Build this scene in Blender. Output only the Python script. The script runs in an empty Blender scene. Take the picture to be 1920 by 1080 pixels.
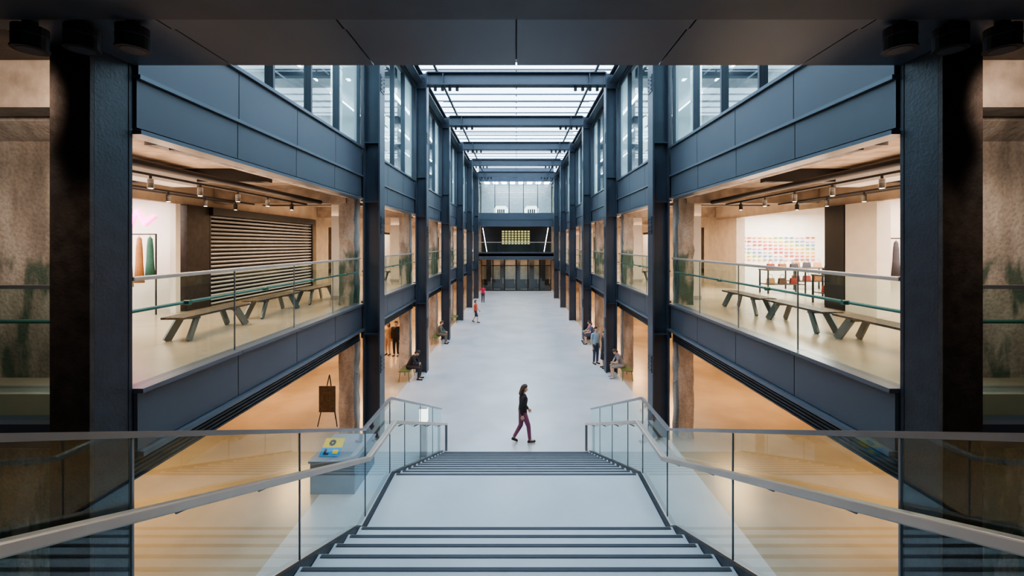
import bpy, math, random
from mathutils import Vector, Matrix
random.seed(7)
D=bpy.data; SC=bpy.context.scene; COL=SC.collection
# ------------------------------------------------------------ materials
def new_mat(name):
    m=D.materials.new(name); m.use_nodes=True
    nt=m.node_tree; return m,nt,nt.nodes["Principled BSDF"]
def pm(name,col,rough=.5,metal=0.,var=.12,scale=3.,bump=0.,bscale=40.,col2=None,spec=.5,detail=5,stretch=None):
    m,nt,b=new_mat(name)
    geo=nt.nodes.new("ShaderNodeNewGeometry")
    n=nt.nodes.new("ShaderNodeTexNoise"); n.inputs["Scale"].default_value=scale; n.inputs["Detail"].default_value=detail
    nt.links.new(geo.outputs["Position"],n.inputs["Vector"])
    r=nt.nodes.new("ShaderNodeValToRGB"); nt.links.new(n.outputs["Fac"],r.inputs["Fac"])
    c2=col2 or tuple(min(1,c*(1+var)) for c in col); c1=tuple(c*(1-var) for c in col) if col2 is None else col
    r.color_ramp.elements[0].position=.35; r.color_ramp.elements[1].position=.65
    r.color_ramp.elements[0].color=(*c1,1); r.color_ramp.elements[1].color=(*c2,1)
    nt.links.new(r.outputs["Color"],b.inputs["Base Color"])
    b.inputs["Roughness"].default_value=rough; b.inputs["Metallic"].default_value=metal
    b.inputs["Specular IOR Level"].default_value=spec
    if bump>0:
        n2=nt.nodes.new("ShaderNodeTexNoise"); n2.inputs["Scale"].default_value=bscale; n2.inputs["Detail"].default_value=6
        nt.links.new(geo.outputs["Position"],n2.inputs["Vector"])
        bp=nt.nodes.new("ShaderNodeBump"); bp.inputs["Strength"].default_value=bump; bp.inputs["Distance"].default_value=.03
        nt.links.new(n2.outputs["Fac"],bp.inputs["Height"]); nt.links.new(bp.outputs["Normal"],b.inputs["Normal"])
    return m
def emis(name,col,st):
    m,nt,b=new_mat(name); b.inputs["Base Color"].default_value=(*col,1)
    b.inputs["Emission Color"].default_value=(*col,1); b.inputs["Emission Strength"].default_value=st
    return m
def glass(name,tint,base=.05,edge=.55,gcol=(.9,1,1),frost=0.):
    m=D.materials.new(name); m.use_nodes=True; nt=m.node_tree; nt.nodes.clear()
    o=nt.nodes.new("ShaderNodeOutputMaterial"); t=nt.nodes.new("ShaderNodeBsdfTransparent"); t.inputs[0].default_value=(*tint,1)
    g=nt.nodes.new("ShaderNodeBsdfGlossy"); g.inputs["Roughness"].default_value=.02; g.inputs["Color"].default_value=(*gcol,1)
    lw=nt.nodes.new("ShaderNodeLayerWeight"); lw.inputs[0].default_value=.5
    pw=nt.nodes.new("ShaderNodeMath"); pw.operation='POWER'; pw.inputs[1].default_value=4.; nt.links.new(lw.outputs["Facing"],pw.inputs[0])
    ma=nt.nodes.new("ShaderNodeMath"); ma.operation='MULTIPLY_ADD'; ma.inputs[1].default_value=edge; ma.inputs[2].default_value=base; nt.links.new(pw.outputs[0],ma.inputs[0])
    mx=nt.nodes.new("ShaderNodeMixShader"); nt.links.new(ma.outputs[0],mx.inputs[0])
    src=t
    if frost>0:
        d=nt.nodes.new("ShaderNodeBsdfTranslucent"); d.inputs[0].default_value=(.8,.97,1,1)
        d2=nt.nodes.new("ShaderNodeBsdfDiffuse"); d2.inputs[0].default_value=(.50,.78,.84,1)
        m2=nt.nodes.new("ShaderNodeMixShader"); nt.links.new(d.outputs[0],m2.inputs[1]); nt.links.new(d2.outputs[0],m2.inputs[2])
        m3=nt.nodes.new("ShaderNodeMixShader"); m3.inputs[0].default_value=frost
        nt.links.new(t.outputs[0],m3.inputs[1]); nt.links.new(m2.outputs[0],m3.inputs[2]); src=m3
    nt.links.new(src.outputs[0],mx.inputs[1]); nt.links.new(g.outputs[0],mx.inputs[2]); nt.links.new(mx.outputs[0],o.inputs[0])
    return m
def old_concrete(name,green=False):
    m,nt,b=new_mat(name); geo=nt.nodes.new("ShaderNodeNewGeometry")
    mp=nt.nodes.new("ShaderNodeMapping"); mp.inputs["Scale"].default_value=(1,1,.3); nt.links.new(geo.outputs["Position"],mp.inputs[0])
    def noise(s,d=8,v=None):
        n=nt.nodes.new("ShaderNodeTexNoise"); n.inputs["Scale"].default_value=s; n.inputs["Detail"].default_value=d
        nt.links.new(v or geo.outputs["Position"],n.inputs["Vector"]); return n
    n1=noise(2.6,7,mp.outputs[0]); r=nt.nodes.new("ShaderNodeValToRGB"); e=r.color_ramp.elements
    e[0].position=.34; e[0].color=(.22,.19,.165,1); e[1].position=.64; e[1].color=(.50,.45,.40,1)
    x=r.color_ramp.elements.new(.48); x.color=(.36,.31,.27,1)
    nt.links.new(n1.outputs["Fac"],r.inputs["Fac"])
    n2=noise(22,10); mx=nt.nodes.new("ShaderNodeMix"); mx.data_type='RGBA'; mx.blend_type='MULTIPLY'; mx.inputs[0].default_value=.35
    r2=nt.nodes.new("ShaderNodeValToRGB"); r2.color_ramp.elements[0].position=.35; r2.color_ramp.elements[0].color=(.45,.42,.40,1); r2.color_ramp.elements[1].position=.55
    nt.links.new(n2.outputs["Fac"],r2.inputs["Fac"]); nt.links.new(r.outputs["Color"],mx.inputs[6]); nt.links.new(r2.outputs["Color"],mx.inputs[7])
    out=mx.outputs[2]
    if green:
        sp=nt.nodes.new("ShaderNodeSeparateXYZ"); nt.links.new(geo.outputs["Position"],sp.inputs[0])
        n3=noise(3.0,10,mp.outputs[0]); ma=nt.nodes.new("ShaderNodeMath"); ma.operation='MULTIPLY_ADD'; ma.inputs[1].default_value=1.0
        nt.links.new(n3.outputs["Fac"],ma.inputs[0]); nt.links.new(sp.outputs["Z"],ma.inputs[2])
        r3=nt.nodes.new("ShaderNodeMapRange"); r3.inputs[1].default_value=6.0; r3.inputs[2].default_value=5.85
        nt.links.new(ma.outputs[0],r3.inputs[0])
        r4=nt.nodes.new("ShaderNodeMapRange"); r4.inputs[1].default_value=.45; r4.inputs[2].default_value=.54; r4.inputs[4].default_value=.85
        nt.links.new(n3.outputs["Fac"],r4.inputs[0])
        mm=nt.nodes.new("ShaderNodeMath"); mm.operation='MULTIPLY'; nt.links.new(r3.outputs[0],mm.inputs[0]); nt.links.new(r4.outputs[0],mm.inputs[1])
        g=nt.nodes.new("ShaderNodeMix"); g.data_type='RGBA'; nt.links.new(mm.outputs[0],g.inputs[0]); nt.links.new(out,g.inputs[6]); g.inputs[7].default_value=(.05,.10,.075,1)
        out=g.outputs[2]
    nt.links.new(out,b.inputs["Base Color"]); b.inputs["Roughness"].default_value=.85
    bp=nt.nodes.new("ShaderNodeBump"); bp.inputs["Strength"].default_value=.4; bp.inputs["Distance"].default_value=.03
    nt.links.new(n2.outputs["Fac"],bp.inputs["Height"]); nt.links.new(bp.outputs["Normal"],b.inputs["Normal"])
    return m
M={}
M['steel']=pm('blue_steel_paint',(.046,.058,.080),.40,.1,.10,1.5)
M['steeld']=pm('dark_steel_paint',(.024,.032,.046),.38,.1,.15,6,.12,30)
M['brown']=pm('brown_paint_and_warm_light',(.034,.027,.025),.5,.1,.3,7,.2,30)  # brown paint; on the stair column flange it stands in for warm light
M['panel']=pm('blue_metal_panel',(.064,.078,.102),.38,.1,.06,.8)
M['ledge']=pm('ledge_metal',(.10,.122,.155),.3,.3,.05,1)
M['soffit']=pm('soffit_metal',(.075,.090,.115),.38,.2,.06,1)
M['dark']=pm('black_metal',(.014,.015,.019),.5,.1,.1)
M['roofd']=pm('dark_soffit_strip',(.05,.055,.068),.5,.1,.1)
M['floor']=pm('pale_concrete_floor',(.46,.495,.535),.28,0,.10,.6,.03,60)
M['floorw']=pm('warm_light_tinted_floor',(.40,.34,.26),.22,0,.12,.7,.03,60)  # same concrete as the hall, warm aisle light mixed into the colour
M['stair']=pm('stair_stone',(.45,.50,.55),.5,0,.05,1.2)
M['nose']=pm('dark_nosing',(.035,.045,.062),.6)
M['conc']=old_concrete('weathered_concrete'); M['concg']=old_concrete('weathered_concrete_green',True)
M['ceil']=pm('bare_concrete_ceiling',(.28,.23,.19),.8,0,.3,2.5,.4,8,col2=(.50,.42,.36))
M['edge']=pm('rough_plaster_edge',(.40,.33,.29),.8,0,.1,5,.8,14,col2=(.78,.71,.66))
M['white']=pm('white_paint',(.80,.77,.73),.7,0,.03)
M['beige']=pm('beige_plaster',(.50,.42,.34),.8,0,.1)
M['wallg']=pm('grey_wall',(.42,.44,.47),.8,0,.08)
M['rail']=pm('champagne_metal',(.55,.49,.44),.36,.6,.05)
M['cap']=pm('cap_metal',(.26,.28,.31),.3,.7,.05)
M['glass']=glass('guard_glass',(.77,.89,.85),.07,.40)
M['glasst']=glass('stair_glass',(.72,.87,.86),.10,.50)
M['wglass']=glass('window_glass',(.70,.86,.90),.10,.6)
M['rglass']=glass('roof_glass',(.88,.95,.98),.03,.1)
M['frost']=glass('frosted_glass',(.6,.85,.9),.1,.4,frost=.5)
M['teal']=pm('teal_rail',(.10,.22,.20),.35,.3,.05)
M['shut']=pm('shutter_metal',(.50,.52,.56),.45,.2,.08)
M['lampw']=emis('warm_lamp',(1,.72,.42),12)
M['lampc']=emis('cool_lamp',(.9,.96,1),9)
M['neon']=emis('pink_neon',(1,.05,.45),7)
M['lant']=emis('lantern_glow',(1,.93,.85),3)
M['lime']=emis('lime_glow',(.62,.60,.22),.55)
M['signw']=emis('white_sign',(1,.97,.9),2.0)
M['wood']=pm('dark_timber',(.07,.058,.05),.5,0,.3,12)
M['benchm']=pm('bench_metal',(.12,.16,.18),.4,.3,.1)
M['olive']=pm('olive_paint',(.10,.14,.05),.5,.1,.1)
M['desk']=pm('desk_grey',(.20,.25,.33),.5,0,.05)
M['yellow']=pm('yellow_print',(.8,.6,.03),.5); M['bluep']=pm('blue_print',(.02,.3,.7),.5); M['blackp']=pm('black_print',(.01,.01,.01),.5)
def cm(name,c,rough=.75): 
    if name not in M: M[name]=pm(name,c,rough,0,.1,20)
    return M[name]
# ------------------------------------------------------------ mesh builder
import bmesh
class MB:
    def __init__(s): s.v=[];s.f=[];s.m=[];s.mats=[]
    def mi(s,mat):
        if mat not in s.mats: s.mats.append(mat)
        return s.mats.index(mat)
    def add(s,vs,fs,mat):
        o=len(s.v); s.v+= [Vector(p) for p in vs]; k=s.mi(mat)
        for f in fs: s.f.append([i+o for i in f]); s.m.append(k)
        return s
    def box(s,x0,x1,y0,y1,z0,z1,mat):
        if x0>x1:x0,x1=x1,x0
        if y0>y1:y0,y1=y1,y0
        if z0>z1:z0,z1=z1,z0
        vs=[(x0,y0,z0),(x1,y0,z0),(x1,y1,z0),(x0,y1,z0),(x0,y0,z1),(x1,y0,z1),(x1,y1,z1),(x0,y1,z1)]
        return s.add(vs,[(3,2,1,0),(4,5,6,7),(0,1,5,4),(1,2,6,5),(2,3,7,6),(3,0,4,7)],mat)
    def qx(s,x,y0,y1,z0,z1,mat): return s.add([(x,y0,z0),(x,y1,z0),(x,y1,z1),(x,y0,z1)],[(0,1,2,3)],mat)
    def qy(s,y,x0,x1,z0,z1,mat): return s.add([(x0,y,z0),(x1,y,z0),(x1,y,z1),(x0,y,z1)],[(0,1,2,3)],mat)
    def qz(s,z,x0,x1,y0,y1,mat): return s.add([(x0,y0,z),(x1,y0,z),(x1,y1,z),(x0,y1,z)],[(0,1,2,3)],mat)
    def extx(s,poly,x0,x1,mat):
        n=len(poly); vs=[(x0,y,z) for y,z in poly]+[(x1,y,z) for y,z in poly]
        return s.add(vs,[list(range(n))[::-1],list(range(n,2*n))]+[(i,(i+1)%n,n+(i+1)%n,n+i) for i in range(n)],mat)
    def exty(s,poly,y0,y1,mat):
        n=len(poly); vs=[(x,y0,z) for x,z in poly]+[(x,y1,z) for x,z in poly]
        return s.add(vs,[list(range(n)),list(range(n,2*n))[::-1]]+[(i,n+i,n+(i+1)%n,(i+1)%n) for i in range(n)],mat)
    def cap(s,p,r1,q,r2,mat,seg=12,flat=False):
        p=Vector(p);q=Vector(q); ax=q-p; L=ax.length
        ax=ax.normalized() if L>1e-6 else Vector((0,0,1))
        u=ax.orthogonal().normalized(); w=ax.cross(u)
        prof=[]
        if flat: prof=[(0,r1*.0001),(0,r1),(L,r2),(L,r2*.0001)]
        else:
            for a in (-88,-60,-30,0): prof.append((r1*math.sin(math.radians(a)),r1*math.cos(math.radians(a))))
            for a in (0,30,60,88): prof.append((L+r2*math.sin(math.radians(a)),r2*math.cos(math.radians(a))))
        vs=[];fs=[]
        for t,r in prof:
            for i in range(seg):
                a=2*math.pi*i/seg; vs.append(p+ax*t+(u*math.cos(a)+w*math.sin(a))*r)
        for j in range(len(prof)-1):
            for i in range(seg):
                fs.append((j*seg+i,j*seg+(i+1)%seg,(j+1)*seg+(i+1)%seg,(j+1)*seg+i))
        fs.append(tuple(range(seg))[::-1]); fs.append(tuple(range((len(prof)-1)*seg,len(prof)*seg)))
        return s.add(vs,fs,mat)
    def cyl(s,p,q,r,mat,seg=12): return s.cap(p,r,q,r,mat,seg,True)
    def bar(s,p,q,w,h,mat):
        p=Vector(p);q=Vector(q);d=(q-p).normalized(); up=Vector((0,0,1))
        if abs(d.z)>.97: up=Vector((0,1,0))
        r=d.cross(up).normalized(); u=r.cross(d).normalized()
        vs=[a+r*i*w/2+u*j*h/2 for a in (p,q) for i,j in ((-1,-1),(1,-1),(1,1),(-1,1))]
        return s.add(vs,[(0,1,2,3),(7,6,5,4),(0,4,5,1),(1,5,6,2),(2,6,7,3),(3,7,4,0)],mat)
    def build(s,name,org=(0,0,0),parent=None,smooth=False,bevel=0,remesh=0,**tags):
        org=Vector(org); me=D.meshes.new(name)
        me.from_pydata([tuple(v-org) for v in s.v],[],s.f)
        for mt in s.mats: me.materials.append(mt)
        for p,k in zip(me.polygons,s.m): p.material_index=k; p.use_smooth=smooth
        me.validate(); me.update()
        bm=bmesh.new(); bm.from_mesh(me); bmesh.ops.recalc_face_normals(bm,faces=bm.faces); bm.to_mesh(me); bm.free()
        ob=D.objects.new(name,me); COL.objects.link(ob)
        if parent is not None:
            ob.parent=parent; ob.location=org-tot(parent)
        else: ob.location=org
        if bevel: 
            b=ob.modifiers.new('bevel','BEVEL'); b.width=bevel; b.segments=2; b.limit_method='ANGLE'
        if remesh:
            r=ob.modifiers.new('remesh','REMESH'); r.mode='VOXEL'; r.voxel_size=remesh; r.use_smooth_shade=True
            sm=ob.modifiers.new('smooth','SMOOTH'); sm.factor=.5; sm.iterations=2
        for k,v in tags.items(): ob[k]=v
        return ob
def tot(o):
    v=Vector(o.location)
    while o.parent: o=o.parent; v+=Vector(o.location)
    return v
def empty(name,loc,**tags):
    e=D.objects.new(name,None); e.empty_display_size=.2; e.location=loc; COL.objects.link(e)
    for k,v in tags.items(): e[k]=v
    return e
def copy_thing(root,loc,rotz=0,label=None):
    c=root.copy(); COL.objects.link(c); c.location=loc; c.rotation_euler[2]=rotz
    if label: c['label']=label
    def rec(a,b):
        for ch in a.children:
            k=ch.copy(); COL.objects.link(k); k.parent=b; rec(ch,k)
    rec(root,c); return c
def struct(mb,name,**k): return mb.build(name,kind='structure',**k)
def area(name,loc,sx,sy,power,col,rot=(0,0,0)):
    l=D.lights.new(name,'AREA'); l.shape='RECTANGLE'; l.size=sx; l.size_y=sy; l.energy=power; l.color=col
    o=D.objects.new(name,l); o.location=loc; o.rotation_euler=rot; COL.objects.link(o); return o
def spot(name,loc,target,power,col,ang=60):
    l=D.lights.new(name,'SPOT'); l.energy=power; l.color=col; l.spot_size=math.radians(ang); l.spot_blend=.7; l.shadow_soft_size=.08
    o=D.objects.new(name,l); o.location=loc; d=Vector(target)-Vector(loc); o.rotation_euler=d.to_track_quat('-Z','Y').to_euler(); COL.objects.link(o)
# ------------------------------------------------------------ camera & world
EYE=5.6
cam=D.cameras.new('camera'); co=D.objects.new('camera',cam); COL.objects.link(co); SC.camera=co
co.location=(0,0,EYE); co.rotation_euler=(math.radians(90),0,0)
cam.sensor_width=36; cam.lens=15; cam.shift_x=-8/1920; cam.shift_y=-82/1920; cam.clip_start=.05; cam.clip_end=300
w=D.worlds.new('world'); SC.world=w; w.use_nodes=True; bg=w.node_tree.nodes['Background']
bg.inputs[0].default_value=(.68,.83,1,1); bg.inputs[1].default_value=4.8
try:
    SC.view_settings.view_transform='AgX'; SC.view_settings.look='AgX - Medium High Contrast'; SC.view_settings.exposure=.35
except Exception as e: print(e)
BAY=6.36; CY=[12.2+BAY*k for k in range(6)]; END=50.2; NEAR=4.96
SEC=[(NEAR,CY[0])]+[(CY[i]+.45,CY[i+1]) for i in range(5)]+[(CY[5]+.45,END)]
# ------------------------------------------------------------ shell
struct(MB().box(-4.4,4.4,-2.6,53.9,-.3,0,M['floor']),'floor',label='pale polished concrete hall floor')
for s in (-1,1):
    struct(MB().box(s*4.4,s*13.4,-2.6,53.9,-.3,0,M['floorw']),'floor',label='polished concrete aisle floor with warm light tinted in')
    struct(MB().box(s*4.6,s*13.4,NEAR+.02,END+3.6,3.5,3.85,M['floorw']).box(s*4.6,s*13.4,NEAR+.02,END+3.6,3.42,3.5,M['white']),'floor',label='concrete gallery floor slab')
    mb=MB().box(s*4.62,s*13.4,NEAR+.02,END+3.6,7.2,8.3,M['ceil']).box(s*4.62,s*5.25,6.02,END,7.0,7.2,M['edge']).box(s*4.62,s*4.9,6.02,END,6.93,7.0,M['edge'])
    struct(mb,'ceiling',label='bare concrete gallery ceiling slab')
    struct(MB().box(s*4.4,s*13.4,-2.6,END+3.6,12.75,13.1,M['wallg']),'ceiling',label='roof slab over upper floor')
    struct(MB().box(s*13.4,s*13.6,-2.6,END+3.8,-.3,13.1,M['beige']),'wall_left' if s<0 else 'wall_right',label='outer wall of the side wing')
    struct(MB().box(s*11.0,s*11.2,NEAR+.7,END,0,3.42,M['beige']),'wall_left' if s<0 else 'wall_right',label='beige plaster wall of the ground aisle')
    struct(MB().box(s*9.6,s*9.75,NEAR,END,8.3,12.75,M['wallg']),'wall_left' if s<0 else 'wall_right',label='grey wall behind upper windows')
    mb=MB().box(s*5.4,s*13.4,5.6,6.0,0,12.75,M['concg']).box(s*5.2,s*6.9,5.35,5.6,7.15,8.3,M['conc'])
    mb.extx([(5.35,7.15),(5.6,7.15),(5.6,6.95)],s*5.2,s*6.9,M['conc'])
    struct(mb,'wall_front_left' if s<0 else 'wall_front_right',label='weathered concrete wall with peeling green paint')
    for k,y in enumerate(CY):
        o=(s*10.9,y+3.3,0)
        d=empty('door_%d'%(20+k+(10 if s>0 else 0)),o,kind='structure',label='dark framed shop doorway in the aisle wall')
        MB().box(s*10.9,s*11.0,y+1.6,y+1.7,0,2.8,M['dark']).box(s*10.9,s*11.0,y+4.9,y+5.0,0,2.8,M['dark']).box(s*10.9,s*11.0,y+1.6,y+5.0,2.7,2.85,M['dark']).box(s*10.9,s*11.0,y+3.25,y+3.35,0,2.7,M['dark']).build('door_frame',o,d)
        MB().box(s*10.96,s*10.99,y+1.7,y+4.9,0,2.7,M['brown']).build('door_leaf',o,d)
struct(MB().box(-13.4,13.4,-2.8,-2.6,-.3,13.1,M['wallg']),'wall_back',label='plain wall behind the stair head')
struct(MB().box(-13.4,13.4,END+3.6,END+3.8,-.3,14.6,M['beige']),'wall_far',label='far outer wall')
struct(MB().box(-9,9,-2.6,.6,3.7,3.95,M['floor']),'floor',label='upper floor at the stair head')
mb=MB()
xs=[-4.95,-3.3,-1.65,0,1.65,3.3,4.95]
for a,b in zip(xs,xs[1:]): mb.box(a+.008,b-.008,4.12,NEAR,7.68,7.75,M['soffit'])
mb.box(-4.95,4.95,4.12,NEAR,7.75,8.35,M['dark'])
XX=[-9,-6.6]+xs+[6.6,9]
for a,b in zip(XX,XX[1:]): mb.box(a+.008,b-.008,3.80,4.09,7.66,7.75,M['soffit'])
mb.box(-9,9,3.2,3.76,7.58,7.75,M['roofd'])
mb.box(-13.4,13.4,-2.6,4.12,7.75,8.0,M['dark'])
mb.box(-13.4,-4.95,4.12,5.35,7.75,8.0,M['brown']).box(4.95,13.4,4.12,5.35,7.75,8.0,M['brown'])
struct(mb,'ceiling',label='dark metal soffit panels over the stair head')
struct(MB().box(-5.4,5.4,NEAR-.15,NEAR,8.35,13.6,M['panel']),'wall_near',label='metal clad wall above the soffit')
# ------------------------------------------------------------ columns
def steel_col(s,y,top=13.1):
    mb=MB()
    mb.box(s*3.90,s*3.945,y,y+.45,0,top,M['steel']).box(s*4.345,s*4.39,y,y+.45,0,top,M['steel'])
    mb.box(s*3.945,s*4.345,y+.17,y+.22,0,top,M['steel'])
    e=empty('steel_column',(s*4.14,y+.22,0),label='dark blue painted steel H column with bolted splices beside the hall floor',category='column',group='steel hall columns')
    mb.build('column_shaft',(s*4.14,y+.22,0),e)
    for z in (3.0,6.8,8.5,12.4): MB().box(s*3.946,s*4.344,y+.02,y+.17,z,z+.03,M['steel']).build('stiffener_plate',(s*4.14,y+.22,z),e)
    for z in (1.9,5.9,10.):
        mb=MB()
        mb.box(s*3.885,s*3.9,y+.06,y+.39,z,z+.5,M['steeld'])
        for dz in (.08,.2,.32,.42):
            for dy in (.12,.33): mb.cyl((s*3.885,y+dy,z+dz),(s*3.868,y+dy,z+dz),.018,M['steel'],6)
        mb.build('splice_plate',(s*4.14,y+.22,z),e)
for s in (-1,1):
    for y in CY: steel_col(s,y)
    e=empty('steel_column',(s*4.66,4.7,0),label='large blue black steel column beside the stair, front flange coloured brown as warm light',category='column',group='stair hall columns')
    MB().box(s*4.45,s*4.87,4.45,4.50,0,7.75,M['brown']).build('front_flange',(s*4.66,4.7,0),e,bevel=.006)  # same paint as the shaft, warm reflected light put into its colour
    mb=MB().box(s*4.455,s*4.86,4.50,4.90,0,7.75,M['steeld']).box(s*4.45,s*4.87,4.90,4.95,0,7.75,M['steeld'])
    mb.build('column_shaft',(s*4.66,4.7,0),e,bevel=.006)
    for k,y in enumerate(CY):
        for z0,z1 in ((0,3.42),(3.85,6.99)):
            random.seed(k*7+int(z0)+(s>0)*50)
            n=14; vs=[];fs=[]
            for i in range(n+1):
                z=z0+(z1-z0)*i/n; j=lambda: random.uniform(-.02,.02)
                vs+=[(s*4.68+j(),y+.10+j(),z),(s*5.12+j(),y+.10+j(),z),(s*5.12+j(),y+.55+j(),z),(s*4.68+j(),y+.55+j(),z)]
            for i in range(n):
                for q in range(4): fs.append((4*i+q,4*i+(q+1)%4,4*i+4+(q+1)%4,4*i+4+q))
            fs.append((3,2,1,0)); fs.append((4*n,4*n+1,4*n+2,4*n+3))
            MB().add(vs,fs,M['concg'] if z0>1 else M['conc']).build('concrete_column',(s*4.9,y+.33,z0),label='rough weathered old concrete column behind steel frame',category='column',group='old concrete columns')
        MB().box(s*5.35,s*5.85,y+1.3,y+1.75,3.85,7.2,M['white']).box(s*5.34,s*5.86,y+1.29,y+1.76,3.85,3.97,M['wallg']).build('painted_pillar',(s*5.6,y+1.5,3.85),label='smooth white painted pillar on the gallery',category='column',group='white gallery pillars')
# ------------------------------------------------------------ fascias, balustrades, windows
wn=0
def fascia(s,y0,y1):
    n=max(1,round((y1-y0)/1.7)); st=(y1-y0)/n
    o=(s*4.5,y0,2.82)
    e=empty('lower_fascia_beam',o,label='blue grey metal clad gallery edge with projecting ledge',category='beam',group='gallery edge fascias')
    mb=MB().box(s*4.46,s*4.60,y0,y1,3.13,3.85,M['dark'])
    for i in range(n): mb.box(s*4.41,s*4.46,y0+i*st+.008,y0+(i+1)*st-.008,3.20,3.86,M['panel'])
    mb.build('fascia_panel',o,e)
    mb=MB()
    for i in range(n): mb.box(s*4.34,s*4.60,y0+i*st+.004,y0+(i+1)*st-.004,3.865,3.92,M['ledge'])
    mb.build('ledge_cap',o,e)
    MB().box(s*4.33,s*4.56,y0,y1,3.13,3.19,M['ledge']).build('lower_lip',o,e)
    mb=MB().box(s*4.50,s*4.60,y0,y1,2.82,3.13,M['dark'])
    for i in range(5): mb.box(s*4.47,s*4.50,y0,y1,2.84+i*.055,2.865+i*.055,M['steeld'])
    mb.build('louvre_band',o,e)
    o=(s*4.5,y0,6.9)
    e=empty('upper_fascia_beam',o,label='two tier blue grey metal clad beam under the windows',category='beam',group='upper fascias')
    mb=MB().box(s*4.47,s*4.61,y0,y1,6.93,8.32,M['dark'])
    for i in range(n):
        a,b=y0+i*st+.008,y0+(i+1)*st-.008
        mb.box(s*4.42,s*4.47,a,b,6.96,7.52,M['panel']); mb.box(s*4.40,s*4.47,a,b,7.58,8.32,M['panel'])
    mb.build('fascia_panel',o,e)
    mb=MB().box(s*4.35,s*4.61,y0,y1,8.33,8.39,M['ledge']).box(s*4.37,s*4.46,y0,y1,7.525,7.575,M['ledge']).box(s*4.36,s*4.61,y0,y1,6.88,6.93,M['ledge'])
    mb.build('ledge_cap',o,e)
def balus(s,y0,y1):
    n=max(1,round((y1-y0)/1.7)); st=(y1-y0)/n; o=(s*4.47,y0,3.92)
    e=empty('glass_balustrade',o,label='clear glass gallery guard with brushed metal top rail',category='railing',group='gallery balustrades')
    for i in range(n): MB().qx(s*4.468,y0+i*st+.012,y0+(i+1)*st-.012,3.925,5.17,M['glass']).build('glass_panel',o,e)
    for i in range(1,n): MB().box(s*4.46,s*4.476,y0+i*st-.009,y0+i*st+.009,3.925,5.17,M['cap']).build('panel_joint',o,e)
    MB().box(s*4.44,s*4.50,y0,y1,5.17,5.22,M['rail']).build('top_rail',o,e,bevel=.01)
    MB().cyl((s*4.56,y0,4.80),(s*4.56,y1,4.80),.022,M['teal']).build('inner_handrail',o,e)
    for i in range(n): MB().cyl((s*4.476,y0+(i+.5)*st,4.80),(s*4.56,y0+(i+.5)*st,4.80),.035,M['teal']).build('rail_bracket',o,e)
def window(s,y0,y1):
    global wn; wn+=1; n=max(1,round((y1-y0)/1.6)); st=(y1-y0)/n; o=(s*4.55,y0,8.39)
    e=empty('window_%d'%wn,o,kind='structure',label='tall dark framed glazing of the upper floor')
    for i in range(n):
        f=(i==n-1)
        MB().qx(s*4.54,y0+i*st+.03,y0+(i+1)*st-.03,8.45,12.5,M['frost'] if f else M['wglass']).build('window_pane',o,e)
    mb=MB().box(s*4.48,s*4.60,y0,y1,8.39,8.45,M['steel']).box(s*4.48,s*4.60,y0,y1,12.45,12.55,M['steel'])
    for i in range(n+1):
        y=min(max(y0+i*st,y0+.03),y1-.03); mb.box(s*4.46,s*4.62,y-.03,y+.03,8.45,12.45,M['steel'])
    mb.build('window_frame',o,e)
    mb=MB().box(s*4.05,s*4.38,y0,y1,12.98,13.03,M['steel']).box(s*4.05,s*4.38,y0,y1,12.62,12.66,M['steel']).box(s*4.2,s*4.23,y0,y1,12.66,12.98,M['steeld'])
    mb.build('eaves_beam',(s*4.2,y0,12.6),label='blue steel beam along the top of the windows',category='beam',group='eaves beams')
    mb=MB()
    for q in range(7): mb.box(s*5.3,s*5.33,y0+.1,y1-.1,8.9+q*.5,8.925+q*.5,M['wallg'])
    mb.build('blind_rail',(s*5.3,y0,8.9),label='thin white horizontal blind rails behind window glass',category='blind',group='window blind rails')
    mb=MB()
    for x in (5.6,7.0,8.4): mb.box(s*x,s*(x+.12),y0+.5,y1-.5,12.5,12.56,M['lampc'])
    mb.build('linear_ceiling_lamp',(s*7,y0,12.5),label='linear cool white ceiling lamps',category='lamp',group='upper linear lamps')
for s in (-1,1):
    for y0,y1 in SEC: fascia(s,y0,y1); balus(s,y0,y1); window(s,y0,y1)
    struct(MB().box(s*4.4,s*4.62,NEAR,END,12.56,13.6,M['steel']),'trim_1' if s<0 else 'trim_2',label='blue steel upstand under the roof glazing')
    for y in [8.5]+[c+3.2 for c in CY]:
        MB().box(s*6.4,s*6.7,y,y+.3,8.3,12.75,M['white']).build('painted_pillar',(s*6.5,y,8.3),label='white pillar of the upper floor behind glass',category='column',group='upper floor pillars')
        MB().box(s*4.7,s*9.55,y+1.2,y+1.45,12.15,12.49,M['steel']).build('ceiling_beam',(s*7,y+1.3,12.3),label='blue steel beam under the upper ceiling',category='beam',group='upper ceiling beams')
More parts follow.
